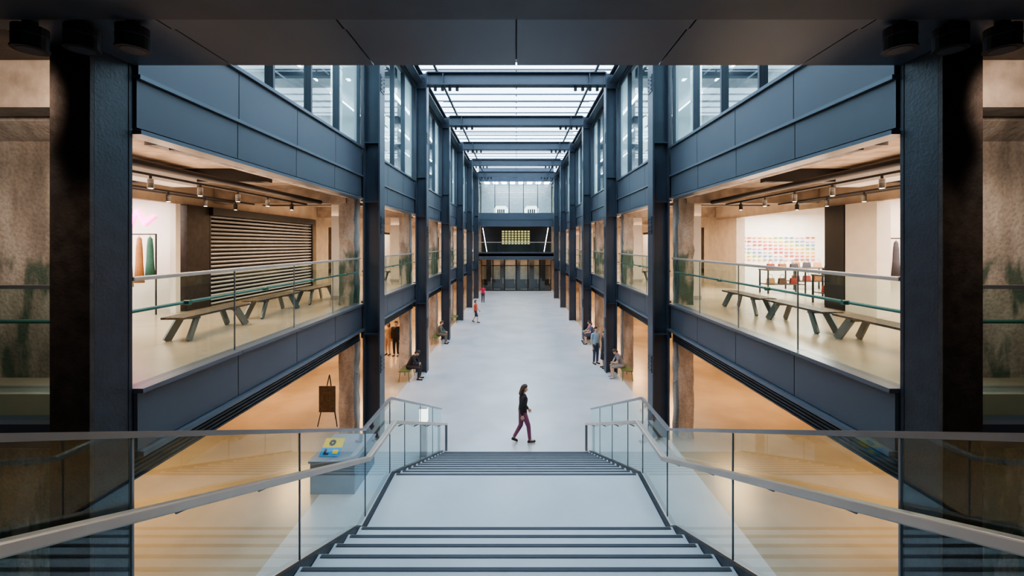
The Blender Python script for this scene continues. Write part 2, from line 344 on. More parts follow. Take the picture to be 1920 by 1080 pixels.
# ------------------------------------------------------------ roof
for y in CY:
    e=empty('roof_beam',(0,y+.2,12.55),label='blue steel H beam spanning the skylight',category='beam',group='roof beams'); o=(0,y+.2,12.55)
    mb=MB().box(-3.89,3.89,y,y+.4,12.55,12.60,M['steel']).box(-3.89,3.89,y,y+.4,13.08,13.13,M['steel']).box(-3.89,3.89,y+.18,y+.22,12.60,13.08,M['panel'])
    mb.build('beam_body',o,e)
    for x in (-3.2,3.2): MB().box(x-.02,x+.02,y+.03,y+.18,12.6,13.08,M['steel']).build('stiffener_plate',o,e)
struct(MB().qz(13.59,-4.4,4.4,NEAR,END,M['rglass']),'window_90',label='glass skylight over the hall')
y=5.6
while y<END:
    e=MB().box(-4.38,4.38,y-.03,y+.03,13.50,13.56,M['steel'])
    e.box(-.03,.03,y-.03,y+.03,13.42,13.5,M['dark'])
    e.build('glazing_bar',(0,y,13.4),label='slim steel skylight glazing bar',category='glazing bar',group='skylight bars')
    y+=1.06
for k,y in enumerate(CY):
    for dy in (2.1,4.2): MB().cyl((-3.9,y+dy,13.2),(3.9,y+dy,13.2),.03,M['steel'],8).build('tie_rod',(0,y+dy,13.2),label='thin steel tie rod under the skylight',category='rod',group='skylight tie rods')
for x in (-3.5,3.5): MB().box(x-.05,x+.05,NEAR+.1,END-.1,13.2,13.29,M['steel']).build('skylight_rail',(x,5,13.2),label='long steel rail under the skylight',category='rail',group='skylight rails')
def spotlight(name='spotlight',r=.06,h=.15,label='small black cylindrical track spotlight',grp='skylight spotlights'):
    e=empty(name,(0,0,0),label=label,category='lamp',group=grp)
    MB().cyl((0,0,-h*.9),(0,0,-h*.1-.03),r,M['dark'],20).cyl((0,0,-h*.9-.004),(0,0,-h*.9-.02),r*1.06,M['dark'],20).cyl((0,0,-h*.5),(0,0,-h*.5-.012),r*1.04,M['roofd'],20).build('lamp_housing',(0,0,0),e)
    MB().cyl((0,0,-h*.9-.021),(0,0,-h*.9-.024),r*.75,M['lampw'] if r<.05 else M['roofd'],16).build('lamp_lens',(0,0,0),e)
    MB().box(-r*.3,r*.3,-r*.3,r*.3,-h*.1-.03,0,M['dark']).build('mounting_bracket',(0,0,0),e)
    return e
root=spotlight(r=.07,h=.2); first=True
for y in CY:
    for s in (-1,1):
        for j in range(4):
            loc=(s*(2.6+.32*j),y+.2,12.55)
            if first: root.location=loc; first=False
            else: copy_thing(root,loc)
big=spotlight('ceiling_spotlight',.125,.27,'large round dark ceiling spotlight under the soffit','soffit spotlights')
pos=[(s*x,3.95,7.66) for s in (-1,1) for x in (3.55,4.02,4.5)]
big.location=pos[0]
for p in pos[1:]: copy_thing(big,p)
# ------------------------------------------------------------ end wall
e=empty('end_facade',(0,END,0),label='blue metal clad balcony facade closing the hall',category='facade'); o=(0,END,0)
mb=MB().box(-4.4,4.4,END,END+.3,3.78,4.68,M['panel']).box(-4.4,4.4,END-.06,END,4.6,4.68,M['ledge']).box(-4.4,4.4,END-.06,END,3.78,3.84,M['ledge'])
mb.box(-4.4,4.4,END,END+.3,7.7,9.3,M['panel']).box(-4.4,4.4,END-.06,END,8.5,8.56,M['ledge']).box(-4.4,4.4,END-.06,END,7.7,7.76,M['ledge']).box(-4.4,4.4,END,END+.3,13.0,14.6,M['steel'])
mb.box(-4.4,4.4,END,END+3.5,4.2,4.5,M['wallg']).box(-4.4,4.4,END+.3,END+3.5,8.6,8.9,M['wallg']).box(-4.4,4.4,END+.3,END+3.5,13.2,13.4,M['white'])
mb.build('cladding_panel',o,e)
MB().box(-4.38,4.38,END+3.45,END+3.55,4.5,8.6,M['dark']).box(-4.38,4.38,END+3.45,END+3.55,8.9,13.2,M['wallg']).build('rear_panel',o,e)
mb=MB()
for i in range(6):
    x=-4.2+i*8.4/5; mb.box(x-.04,x+.04,END+.1,END+.2,9.3,13.0,M['steeld'])
mb.build('window_frame',o,e); MB().qy(END+.15,-4.35,4.35,9.3,13,M['wglass']).build('window_pane',o,e)
MB().qy(END+.06,-4.35,4.35,4.68,5.8,M['glass']).build('glass_panel',o,e); MB().box(-4.35,4.35,END+.03,END+.09,5.8,5.87,M['rail']).build('top_rail',o,e)
for i in range(8):
    for j in range(5): MB().box(-3.9+i*1.05,-3.3+i*1.05,END+.6+j*.55,END+.75+j*.55,13.1,13.18,M['lampc']).build('ceiling_light_panel',o,e)
mb=MB().box(-1.9,1.85,END+3.40,END+3.44,5.5,7.45,M['dark'])
for i in range(9):
    for j in range(6): mb.box(-1.8+i*.4,-1.8+i*.4+.28,END+3.35,END+3.41,5.6+j*.3,5.6+j*.3+.2,M['lime'])
mb.build('lit_grid_window',o,e)
for x in (-3.6,3.4): MB().bar((x,END+2,4.7),(x-.5 if x<0 else x+.5,END+2,7.6),.05,.05,M['lampc']).build('stair_light_strip',o,e)
for a in (-1.85,1.85):
    mb=MB()
    mb.exty([(a-.85,9.0),(a+.85,9.0),(a+.85,9.9),(a+.55,10.25),(a-.55,10.25),(a-.85,9.9)],END+1.5,END+1.6,M['signw'])
    for i in range(4): mb.box(a-.45+i*.24,a-.3+i*.24,END+1.48,END+1.5,9.35,9.85,M['dark'])
    mb.build('white_arched_panel',o,e)
for i in range(6):
    x0=-4.2+i*1.4; o=(x0+.7,END+1,0)
    d=empty('door_%d'%(i+1),o,kind='structure',label='tall dark framed glass entrance door')
    MB().box(x0,x0+.07,END+1,END+1.1,0,3.78,M['dark']).box(x0+1.33,x0+1.4,END+1,END+1.1,0,3.78,M['dark']).box(x0,x0+1.4,END+1,END+1.1,3.0,3.1,M['dark']).box(x0,x0+1.4,END+1,END+1.1,0,.15,M['dark']).build('door_frame',o,d)
    MB().qy(END+1.05,x0+.07,x0+1.33,.15,3.0,M['wglass']).build('door_pane',o,d)
    MB().cyl((x0+1.2,END+.97,.9),(x0+1.2,END+.97,1.6),.02,M['rail']).build('door_handle',o,d)
mb=MB().box(-4.4,4.4,END+3.4,END+3.5,0,1.2,M['brown'])
for x in (-3.4,-1.7,.2,1.9,3.3): mb.box(x-.3,x+.3,END+2.6,END+3.4,0,4.15,M['brown'])
mb.build('wall_far_lobby',kind='structure',label='dark lobby piers behind the doors')
# ------------------------------------------------------------ staircase
RZ=.154; TR=.3675
so=(0,6,0)
st=empty('staircase',so,label='wide pale stone stair with dark nosings and mid landing',category='stairs')
prof=[]
for k in range(13,0,-1): prof.append((5.28-(k)*TR if k<13 else .6,5.28-(k-1)*TR,1.95+RZ*k if k<13 else 3.95))
prof.append((5.28,6.8,1.95))
for j in range(1,13): prof.append((6.8+(j-1)*TR,6.8+j*TR,1.95-.15*j))
mb=MB()
for a,b,z in prof: mb.box(-1.93,1.93,a,b,0,z,M['stair'])
mb.build('stair_body',so,st)
for a,b,z in prof:
    MB().box(-1.90,1.90,b-.055,b-.012,z+.001,z+.006,M['nose']).build('step_nosing',so,st)
for s in (-1,1):
    mb=MB(); q=[(.6,3.97),(.95,3.97),(5.3,2.11),(5.45,1.98),(6.8,1.98),(11.3,.14),(11.35,0),(10.2,0),(6.7,1.45),(5.2,1.45),(.6,3.4)]
    mb.extx(q,s*1.935,s*1.985,M['steeld'])
    mb.build('stringer',so,st)
CAP=[(-.4,5.15),(.95,5.15),(5.6,3.17),(6.8,3.15),(11.4,1.20)]
BOT=[(-.4,4.0),(.95,4.0),(5.5,2.0),(6.8,1.98),(11.4,.0)]
HR=[(-.3,4.78),(.85,4.78),(5.47,2.85),(6.67,2.82),(11.6,.71)]
def zi(L,y):
    for (a,za),(b,zb) in zip(L,L[1:]):
        if a<=y<=b: return za+(zb-za)*(y-a)/(b-a)
    return L[-1][1]
def poly_bar(mb,L,x,w,h,mat):
    n=len(L); vs=[]
    for i,(y,z) in enumerate(L):
        for dx,dz in ((-w/2,-h/2),(w/2,-h/2),(w/2,h/2),(-w/2,h/2)): vs.append((x+dx,y,z+dz))
    fs=[(0,1,2,3),tuple(4*(n-1)+k for k in (3,2,1,0))]
    for i in range(n-1):
        for q in range(4): fs.append((4*i+q,4*i+4+q,4*i+4+(q+1)%4,4*i+(q+1)%4))
    mb.add(vs,fs,mat)
for s in (-1,1):
    o=(s*2,6,0)
    e=empty('stair_balustrade',o,label='glass stair guard with broad champagne metal handrail',category='railing',group='stair balustrades')
    J=[.5,2.22,3.94,5.65,6.75,7.65,8.9,10.2,11.38]
    for a,b in zip(J,J[1:]):
        ysx=[a+.006]+[y for y,_ in CAP if a<y<b]+[b-.006]; ysb=[a+.006]+[y for y,_ in BOT if a<y<b]+[b-.006]
        p2=[(s*2,y,zi(CAP,y)-.02) for y in ysx]+[(s*2,y,zi(BOT,y)) for y in ysb[::-1]]
        MB().add(p2,[tuple(range(len(p2)))],M['glasst']).build('glass_panel',o,e)
        if b<11: MB().box(s*1.993,s*2.007,b-.006,b+.006,zi(BOT,b),zi(CAP,b)-.02,M['cap']).build('panel_joint',o,e)
    mb=MB(); poly_bar(mb,CAP,s*2.0,.045,.035,M['cap']); mb.build('top_cap',o,e)
    mb=MB(); poly_bar(mb,HR,s*1.9,.075,.06,M['rail']); mb.build('handrail',o,e,bevel=.008)
    MB().box(s*1.87,s*1.93,11.56,11.62,0,.735,M['cap']).build('end_post',o,e)
    for y in (1.2,2.5,3.3,4.3,5.2,6.1,7.2,8.3,9.5,10.8): MB().cyl((s*1.9,y,zi(HR,y)-.02),(s*1.992,y,zi(HR,y)-.06),.012,M['cap'],8).build('rail_bracket',o,e)
    o=(s*6,4.6,3.7)
    e=empty('glass_balustrade',o,label='glass guard with metal rail before peeling concrete wall',category='railing',group='side guards')
    for i in range(3): MB().qy(4.61,s*(4.9+i*1.3),s*(6.18+i*1.3),3.70,5.12,M['glass']).build('glass_panel',o,e)
    MB().box(s*4.88,s*8.8,4.58,4.64,5.12,5.16,M['cap']).build('top_rail',o,e)
    MB().cyl((s*4.88,4.70,4.75),(s*8.8,4.70,4.75),.022,M['teal']).build('inner_handrail',o,e)
    MB().box(s*4.88,s*8.8,4.50,4.75,3.45,3.70,M['steel']).build('base_beam',o,e)
# ------------------------------------------------------------ gallery fit-out
for s in (-1,1):
    W='wall_left' if s<0 else 'wall_right'
    X0,X1=8.7,8.85
    def seg(y0,y1,mat,z0=3.85,z1=7.2,x0=X0,x1=X1,lab='gallery shop wall'):
        struct(MB().box(s*x0,s*x1,y0,y1,z0,z1,mat),W,label=lab)
    seg(6.0,18.56,M['beige'],6.65,7.2,lab='plaster band above shop fronts')
    if s<0:
        MB().box(-9.0,-8.6,11.15,11.95,3.85,6.64,M['brown']).build('steel_pier',(-8.8,11.5,3.85),label='dark brown pier beside the roller shutter',category='pier')
        MB().box(-8.8,-8.66,10.85,11.0,3.85,6.64,M['white']).build('shop_door_frame',(-8.7,10.9,3.85),label='white painted shop door jamb',category='door frame')
        e=empty('roller_shutter',(-8.65,15,3.85),label='closed slatted grey metal roller shutter of a shop',category='shutter'); o=(-8.65,15,3.85)
        mb=MB(); z=3.87
        while z<6.4:
            mb.exty([(-8.72,z),(-8.67,z+.012),(-8.64,z+.04),(-8.65,z+.062),(-8.72,z+.068)],12.02,18.0,M['shut']); z+=.118
        mb.build('shutter_curtain',o,e)
        MB().box(-8.8,-8.5,11.97,18.05,6.42,6.64,M['dark']).build('shutter_box',o,e)
        for y in (11.96,18.0): MB().box(-8.76,-8.6,y,y+.06,3.85,6.42,M['dark']).build('guide_rail',o,e)
        seg(12.0,18.56,M['dark'],x0=8.9,x1=9.0)
        struct(MB().box(-13.4,-9.02,11.5,11.65,3.85,7.2,M['white']),'wall_shop_left',label='white shop partition wall')
    else:
        MB().box(8.6,8.95,11.2,11.9,3.85,6.64,M['dark']).build('dark_pier',(8.8,11.5,3.85),label='black clad pier between shop fronts',category='pier')
        MB().box(8.62,8.95,10.2,11.18,3.85,6.64,M['white']).build('painted_pier',(8.8,10.7,3.85),label='white painted pier between shop fronts',category='pier')
        MB().box(8.62,8.95,16.7,18.56,3.85,6.64,M['beige']).build('plaster_pier',(8.8,17.5,3.85),label='beige plaster pier between shop fronts',category='pier')
        struct(MB().box(9.0,13.4,18.2,18.35,3.85,7.2,M['white']),'wall_shop_right',label='white shop display wall')
        struct(MB().box(9.0,13.4,11.3,11.45,3.85,7.2,M['white']),'wall_shop_right',label='white shop partition wall')
    for k,y in enumerate(CY[1:]):
        seg(y,y+1.2,M['beige']); seg(y+4.9,y+BAY,M['beige']); seg(y+1.2,y+4.9,M['beige'],6.4,7.2)
        seg(y+1.2,y+4.9,M['white'],3.85,6.4,x0=10.6,x1=10.7,lab='bright shop interior wall')
        area('shop_lamp',(s*9.7,y+3,6.6),1.2,3,60,(1,.80,.62))
    for y in CY:
        struct(MB().box(s*4.9,s*8.68,y+.05,y+.55,6.78,6.99,M['ceil']).box(s*5.26,s*8.68,y+.05,y+.55,6.99,7.2,M['ceil']),'trim_3',label='concrete ceiling beam over gallery')
    for yb in (9.0,14.6,21.5): MB().box(s*5.26,s*8.68,yb,yb+.2,6.92,7.19,M['dark']).build('ceiling_beam',(s*7,yb+.1,6.95),label='dark steel beam under the gallery ceiling',category='beam',group='dark ceiling beams')
    for x,r in ((5.6,.06),(8.1,.05)):
        MB().cyl((s*x,6.1,6.86-r),(s*x,CY[0]-.02,6.86-r),r,M['dark'],16).build('ceiling_pipe',(s*x,6.1,6.8),label='exposed dark pipe run under the gallery ceiling',category='pipe',group='ceiling pipes')
    MB().box(s*6.7,s*7.2,6.1,8.95,6.80,7.08,M['wallg']).build('ceiling_duct',(s*6.9,6.1,6.9),label='grey rectangular air duct under the gallery ceiling',category='duct',group='ceiling ducts')
    for x in (6.0,7.5): MB().box(s*(x-.02),s*(x+.02),6.1,CY[0],6.72,6.76,M['dark']).build('lighting_track',(s*x,6.1,6.74),label='black lighting track hung under the ceiling',category='lighting track',group='lighting tracks')
    for k,(y0,y1) in enumerate(SEC):
        area('gallery_lamp',(s*6.6,(y0+y1)/2,6.68),1.6,4.0,140,(1,.68,.42))
        area('gallery_uplight',(s*6.6,(y0+y1)/2,6.5),2.6,4.5,70,(1,.64,.40),(math.pi,0,0))
        area('aisle_lamp',(s*8.0,(y0+y1)/2,3.38),1.0,1.6,190,(1,.54,.24))
        area('upper_lamp',(s*7.0,(y0+y1)/2,12.1),3,5,280,(.75,.92,1))
ts=spotlight('track_spotlight',.045,.2,'small track spotlight with warm lens','gallery track spotlights'); first=True
for s in (-1,1):
    for x in (6.0,7.5):
        for j in range(5):
            p=(s*x,7.0+j*1.1,6.72)
            if first: ts.location=p; first=False
            else: copy_thing(ts,p)
area('shop_lamp',(-11,8.8,6.9),3,4,480,(1,.84,.76)); area('shop_lamp',(11,14.8,6.9),3,5,750,(1,.90,.80)); area('shop_lamp',(11,8.6,6.9),3,4,420,(1,.80,.64))
def bench():
    e=empty('gallery_bench',(0,0,0),label='dark slatted trestle bench with splayed metal legs',category='bench',group='gallery benches')
    mb=MB()
    for i in range(5): mb.box(-.2+i*.085,-.2+i*.085+.07,-.95,.95,.41,.45,M['wood'])
    mb.build('bench_seat',(0,0,0),e,bevel=.005)
    for sy in (-1,1):
        for sx in (-1,1):
            MB().bar((sx*.15,sy*.55,.40),(sx*.2,sy*.82,0.003),.04,.14,M['benchm']).build('bench_leg',(0,0,0),e)
        MB().bar((-.19,sy*.56,.385),(.19,sy*.56,.385),.1,.04,M['benchm']).build('bench_bracket',(0,0,0),e)
    return e
b=bench(); b.location=(6.05,11.2,3.85)
for p in ((6.08,9.15,3.85),(6.15,7.1,3.85),(-6.1,8.5,3.85),(-6.15,10.8,3.85),(-6.15,13.1,3.85),(-6.15,21.5,3.85),(6.15,21.5,3.85)): copy_thing(b,p)
def stool():
    e=empty('hall_bench',(0,0,0),label='small olive green metal bench on thin legs',category='bench',group='hall benches')
    MB().box(-.22,.22,-.5,.5,.42,.45,M['olive']).build('bench_seat',(0,0,0),e,bevel=.008)
    for sx in (-1,1):
        for sy in (-1,1): MB().cyl((sx*.17,sy*.42,.42),(sx*.21,sy*.46,0),.014,M['olive'],8).build('bench_leg',(0,0,0),e)
    return e
b=stool(); b.location=(-4.55,17.75,0)
for p in ((-4.5,24.15,0),(4.55,17.9,0),(4.35,24.2,0),(-4.4,30.5,0)): copy_thing(b,p)
e=empty('reception_desk',(-4.1,10.2,0),label='grey blue block desk on the hall floor',category='desk'); o=(-4.1,10.2,0)
MB().box(-4.62,-3.62,9.55,10.9,0,.70,M['desk']).build('desk_body',o,e,bevel=.01); MB().box(-4.65,-3.59,9.52,10.93,.70,.75,M['desk']).build('desk_top',o,e,bevel=.008)
e=empty('tabletop_sign',(-4.25,9.85,.75),label='yellow and blue printed sign tilted on the desk',category='sign'); o=(-4.25,9.85,.75)
def tilt(mb,x0,x1,t0,t1,off,mat):
    c,sn=math.cos(.55),math.sin(.55)
    f=lambda x,t,n:(x,9.72+t*c-n*sn,.76+t*sn+n*c)
    vs=[f(x,t,n) for n in (off,off+.008) for x,t in ((x0,t0),(x1,t0),(x1,t1),(x0,t1))]
    mb.add(vs,[(3,2,1,0),(4,5,6,7),(0,1,5,4),(1,2,6,5),(2,3,7,6),(3,0,4,7)],mat)
mb=MB(); tilt(mb,-4.5,-4.05,0,.22,0,M['bluep']); tilt(mb,-4.5,-4.05,.22,.46,0,M['yellow']); mb.build('sign_board',o,e)
mb=MB()
for i in range(8):
    a=i*math.pi/4; tilt(mb,-4.3+.05*math.cos(a)-.025,-4.3+.05*math.cos(a)+.025,.34+.05*math.sin(a)-.025,.34+.05*math.sin(a)+.025,.009,M['blackp'])
tilt(mb,-4.42,-4.37,.04,.18,.009,M['blackp']); tilt(mb,-4.37,-4.30,.04,.08,.009,M['blackp']); tilt(mb,-4.22,-4.10,.06,.16,.009,M['yellow'])
mb.build('printed_mark',o,e)
MB().box(-4.3,-4.26,9.9,10.05,.75,.86,M['dark']).build('sign_prop',o,e)
e=empty('bollard_lantern',(-2.45,11.3,0),label='white glowing box lantern on a dark post',category='lamp'); o=(-2.45,11.3,0)
MB().box(-2.53,-2.37,11.22,11.38,0,.9,M['wallg']).build('post',o,e); MB().box(-2.55,-2.35,11.2,11.4,.9,1.28,M['lant']).build('lamp_shade',o,e,bevel=.02); MB().box(-2.56,-2.34,11.19,11.41,1.28,1.31,M['wallg']).build('lamp_cap',o,e)
e=empty('easel_board',(-5.8,13.2,0),label='dark notice board leaning on a tripod easel',category='easel'); o=(-5.8,13.2,0)
for a in ((-6.1,13.1),(-5.5,13.1),(-5.8,13.7)): MB().cyl((a[0],a[1],0),(-5.8,13.25,1.55),.016,M['dark'],8).build('easel_leg',o,e)
MB().box(-6.05,-5.55,13.08,13.11,.45,1.25,M['wood']).build('notice_board',o,e)
def garment(x,y,z,w,h,mat,root=None):
    e=empty('hanging_garment',(x,y,z),label='garment hanging on a shop rail',category='clothing',group='hanging garments')
    n=7; vs=[];fs=[]
    for t,wd in ((0,.12),(-.05,.45),(-.25*h,.62),(-.6*h,.72),(-h,1.0)):
        for i in range(12):
            a=2*math.pi*i/12; vs.append((x+math.cos(a)*wd*w/2,y+math.sin(a)*wd*w*.2*(1+.25*math.sin(3*a)),z+t))
    for j in range(4):
        for i in range(12): fs.append((j*12+i,j*12+(i+1)%12,(j+1)*12+(i+1)%12,(j+1)*12+i))
    fs.append(tuple(range(12))); fs.append(tuple(range(48,60))[::-1])
    MB().add(vs,fs,mat).build('garment_body',(x,y,z),e,smooth=True)
    MB().cyl((x,y,z),(x,y,z+.06),.006,M['rail'],6).build('hanger_hook',(x,y,z),e)
def rack(x0,x1,y,z0,h):
    e=empty('clothes_rack',((x0+x1)/2,y,z0),label='slim black metal clothes rail in a lit shop',category='rack',group='clothes racks'); o=((x0+x1)/2,y,z0)
    MB().cyl((x0,y,z0+h),(x1,y,z0+h),.015,M['dark'],8).build('hanging_rail',o,e)
    for x in (x0,x1): MB().cyl((x,y,z0),(x,y,z0+h+.01),.018,M['dark'],8).build('rack_post',o,e)
cols=[(.03,.12,.09),(.35,.16,.06),(.5,.42,.33),(.06,.06,.08),(.4,.1,.1),(.55,.5,.45)]
rack(-10.6,-8.95,10.6,3.85,2.0)
for i in range(6): garment(-9.10-.27*i,10.6,5.79,.27,1.05+.1*(i%3),cm('cloth_%d'%i,cols[i]))
rack(9.0,10.6,10.85,3.85,1.9)
for i in range(6): garment(9.12+.27*i,10.85,5.69,.25,.9+.1*(i%2),cm('cloth_%d'%((i+1)%6),cols[(i+1)%6]))
e=empty('neon_sign',(-10.1,11.46,6.2),label='glowing pink neon tube squiggle on white wall',category='neon sign'); 
pp=[(-10.75,6.1),(-10.6,6.45),(-10.4,6.05),(-10.2,6.5),(-9.98,6.15),(-9.75,6.35)]; mb=MB()
for a,bb in zip(pp,pp[1:]): mb.cap((a[0],11.45,a[1]),.035,(bb[0],11.45,bb[1]),.035,M['neon'],8)
mb.build('neon_tube',(-10.3,11.46,6.2),e)
pal=[(.8,.12,.2),(.9,.45,.08),(.9,.75,.1),(.2,.5,.2),(.15,.3,.7),(.8,.5,.6),(.5,.1,.05)]
for i in range(16):
    for j in range(7):
        x=9.25+i*.225; z=4.95+j*.155; mt=cm('goods_%d'%((i//2+j)%7),pal[(i//2+j)%7])
        MB().cap((x-.05,18.15,z),.03,(x+.05,18.15,z),.03,mt,8).cyl((x-.028,18.15,z),(x-.028,18.2,z),.006,M['dark'],6).build('eyewear_case',(x,18.15,z),label='small coloured case pegged on the white display wall',category='accessory',group='pegboard goods')
def table(x,y,z0,L=1.4,w=.6,h=.85):
    e=empty('display_table',(x,y,z0),label='black framed shop display table',category='table',group='display tables'); o=(x,y,z0)
    MB().box(x-L/2,x+L/2,y-w/2,y+w/2,z0+h-.04,z0+h,M['wood']).build('table_top',o,e)
    MB().box(x-L/2+.05,x+L/2-.05,y-w/2+.05,y+w/2-.05,z0+.3,z0+.33,M['wood']).build('lower_shelf',o,e)
    for a in (-1,1):
        for c in (-1,1): MB().box(x+a*(L/2-.04)-.02,x+a*(L/2-.04)+.02,y+c*(w/2-.04)-.02,y+c*(w/2-.04)+.02,z0,z0+h-.04,M['dark']).build('table_leg',o,e)
def handbag(x,y,z,mat):
    e=empty('handbag',(x,y,z),label='leather handbag with looped strap on display table',category='bag',group='display handbags'); o=(x,y,z)
    MB().exty([(x-.15,z),(x+.15,z),(x+.12,z+.2),(x-.12,z+.2)],y-.05,y+.05,mat).build('bag_body',o,e,bevel=.015)
    mb=MB(); L=[(x-.08,z+.2),(x-.06,z+.3),(x,z+.34),(x+.06,z+.3),(x+.08,z+.2)]
    for a,bb in zip(L,L[1:]): mb.cap((a[0],y,a[1]),.008,(bb[0],y,bb[1]),.008,mat,6)
    mb.build('bag_strap',o,e)
k=0
for (x,y) in ((9.6,15.4),(11.3,16.6),(9.6,12.6),(10.9,14.0),(10.0,8.6)):
    table(x,y,3.85)
    for zz in (4.70,4.18):
        for i in range(3): handbag(x-.42+.42*i,y,zz,cm('bag_%d'%(k%5),[(.35,.05,.04),(.3,.14,.06),(.05,.05,.06),(.5,.28,.14),(.16,.08,.05)][k%5])); k+=1
table(-9.9,9.2,3.85)
# ------------------------------------------------------------ people
def person(loc,face,H,pose,label,top,bottom,hair,skin=(.55,.36,.26),shoes=(.02,.02,.02),sleeve='long',legs='pants',hl='short',lean=0,arms=None,headtilt=0,group=None):
    K=H/1.7; R=Matrix.Rotation(math.radians(face),3,'Z'); L0=Vector(loc)
    W=lambda v: L0+R@(Vector(v)*K)
    P=Vector((0,0,.93)); 
    if pose=='sit': P=Vector((0,0,.55))
    if pose=='walk': P=Vector((0,0,.915))
    lr=math.radians(lean)
    def T(x,y,z):
        dz=z-.93; return (x,P.y+y*math.cos(lr)+dz*math.sin(lr),P.z+dz*math.cos(lr)-y*math.sin(lr))
    ht=math.radians(headtilt); hb=Vector(T(0,-.005,1.47))
    def HD(x,y,z):
        a=lr+ht; dz=z-1.47; return (hb.x+x,hb.y+y*math.cos(a)+dz*math.sin(a),hb.z+dz*math.cos(a)-y*math.sin(a))
    legj={}
    for s in (-1,1):
        if pose=='stand': legj[s]=[(s*.088,0,.90),(s*.095,.02,.49),(s*.10,-.01,.085),(s*.115,.13,.03)]
        elif pose=='walk':
            legj[s]=[(.085,0,.89),(.088,.15,.50),(.088,.19,.09),(.095,.33,.045)] if s>0 else [(-.085,0,.89),(-.088,-.03,.48),(-.088,-.24,.15),(-.09,-.15,.04)]
        else: legj[s]=[(s*.09,0.02,.54),(s*.13,.44,.50),(s*.13,.42,.085),(s*.14,.56,.03)]
    armj={}
    for s in (-1,1):
        sh=Vector(T(s*.175,-.01,1.375))
        if arms: el,wr=[Vector(q) for q in arms[0 if s<0 else 1]]
        elif pose=='walk':
            el=sh+Vector((s*.04,(.06 if s<0 else -.11),-.27)); wr=el+Vector((0,.15 if s<0 else .03,-.21))
        elif pose=='sit': el=sh+Vector((s*.05,.12,-.25)); wr=Vector((s*.05,.40,.66))
        else: el=sh+Vector((s*.05,-.03,-.29)); wr=el+Vector((-s*.01,.07,-.24))
        armj[s]=(sh,el,wr)
    M_=cm; sk=M_('skin_%.2f'%skin[0],skin,.55)
    root=empty('person',loc,label=label,category='person')
    def torso(mb,mt,g=0,lo=.95):
        for s in (-1,1):
            mb.cap(W(T(s*.065,0,lo)),(.098+g)*K,W(T(s*.052,0,1.12)),(.082+g)*K,mt); mb.cap(W(T(s*.052,0,1.12)),(.082+g)*K,W(T(s*.075,.005,1.29)),(.092+g)*K,mt)
        mb.cap(W(T(-.135,-.01,1.37)),(.055+g)*K,W(T(.135,-.01,1.37)),(.055+g)*K,mt); mb.cap(W(T(0,0,1.0)),(.1+g)*K,W(T(0,0,1.33)),(.09+g)*K,mt)
    mb=MB(); torso(mb,sk)
    mb.cap(W(T(0,-.01,1.38)),.055*K,W(HD(0,0,1.50)),.047*K,sk)
    mb.cap(W(HD(0,.02,1.545)),.066*K,W(HD(0,.0,1.61)),.084*K,sk); mb.cap(W(HD(0,.055,1.515)),.035*K,W(HD(0,.05,1.56)),.055*K,sk)
    mb.cap(W(HD(0,.093,1.585)),.009*K,W(HD(0,.112,1.558)),.013*K,sk,8)
    for s in (-1,1): mb.cap(W(HD(s*.082,.0,1.565)),.011*K,W(HD(s*.088,-.012,1.60)),.014*K,sk,8)
    for s in (-1,1):
        h,k_,a,t=legj[s]; mb.cap(W(h),.085*K,W(k_),.054*K,sk); kk=Vector(k_).lerp(Vector(a),.3)
        mb.cap(W(k_),.052*K,W(kk),.054*K,sk); mb.cap(W(kk),.054*K,W(a),.036*K,sk); mb.cap(W(a),.038*K,W(t),.03*K,sk)
        sh,el,wr=armj[s]; mb.cap(W(sh),.05*K,W(el),.038*K,sk); mb.cap(W(el),.038*K,W(wr),.026*K,sk)
        d=(wr-el).normalized(); side=d.cross(Vector((s,0,0)))
        side=side.normalized() if side.length>.1 else Vector((0,1,0))
        pl=wr+d*.085; 
        for u in (-.022,0,.022): mb.cap(W(wr+d*.02+side*u*.7),.016*K,W(pl+side*u),.015*K,sk,8)
        inn=Vector((-s,0,0)) if abs(d.x)<.8 else Vector((0,0,-1))
        for u,ln in ((-.036,.060),(-.012,.074),(.012,.080),(.036,.072)):
            q0=pl+side*u*.95; q1=q0+d*ln*.5+inn*.006+side*u*.12; q2=q1+d*ln*.42+inn*.022+side*u*.1
            mb.cap(W(q0),.0092*K,W(q1),.0085*K,sk,8); mb.cap(W(q1),.0085*K,W(q2),.0072*K,sk,8)
        q0=wr+d*.03+side*.02; q1=q0+d*.035+side*.032+inn*.01; q2=q1+d*.032+side*.006+inn*.008
        mb.cap(W(q0),.012*K,W(q1),.011*K,sk,8); mb.cap(W(q1),.011*K,W(q2),.009*K,sk,8)
    mb.build('body',loc,root,remesh=.0065)
    tm=M_('cloth_%.2f_%.2f_%.2f'%top,top); bm_=M_('cloth_%.2f_%.2f_%.2f'%bottom,bottom)
    mb=MB(); torso(mb,tm,.018,.93)
    for s in (-1,1):
        sh,el,wr=armj[s]; mb.cap(W(T(s*.13,-.01,1.37)),.06*K,W(sh),.066*K,tm)
        if sleeve=='long': mb.cap(W(sh),.064*K,W(el),.052*K,tm); mb.cap(W(el),.052*K,W(el.lerp(wr,.93)),.037*K,tm)
        else: mb.cap(W(sh),.064*K,W(sh.lerp(el,.55)),.058*K,tm)
    mb.build('jacket' if sleeve=='long' else 'shirt',loc,root,remesh=.013)
    mb=MB()
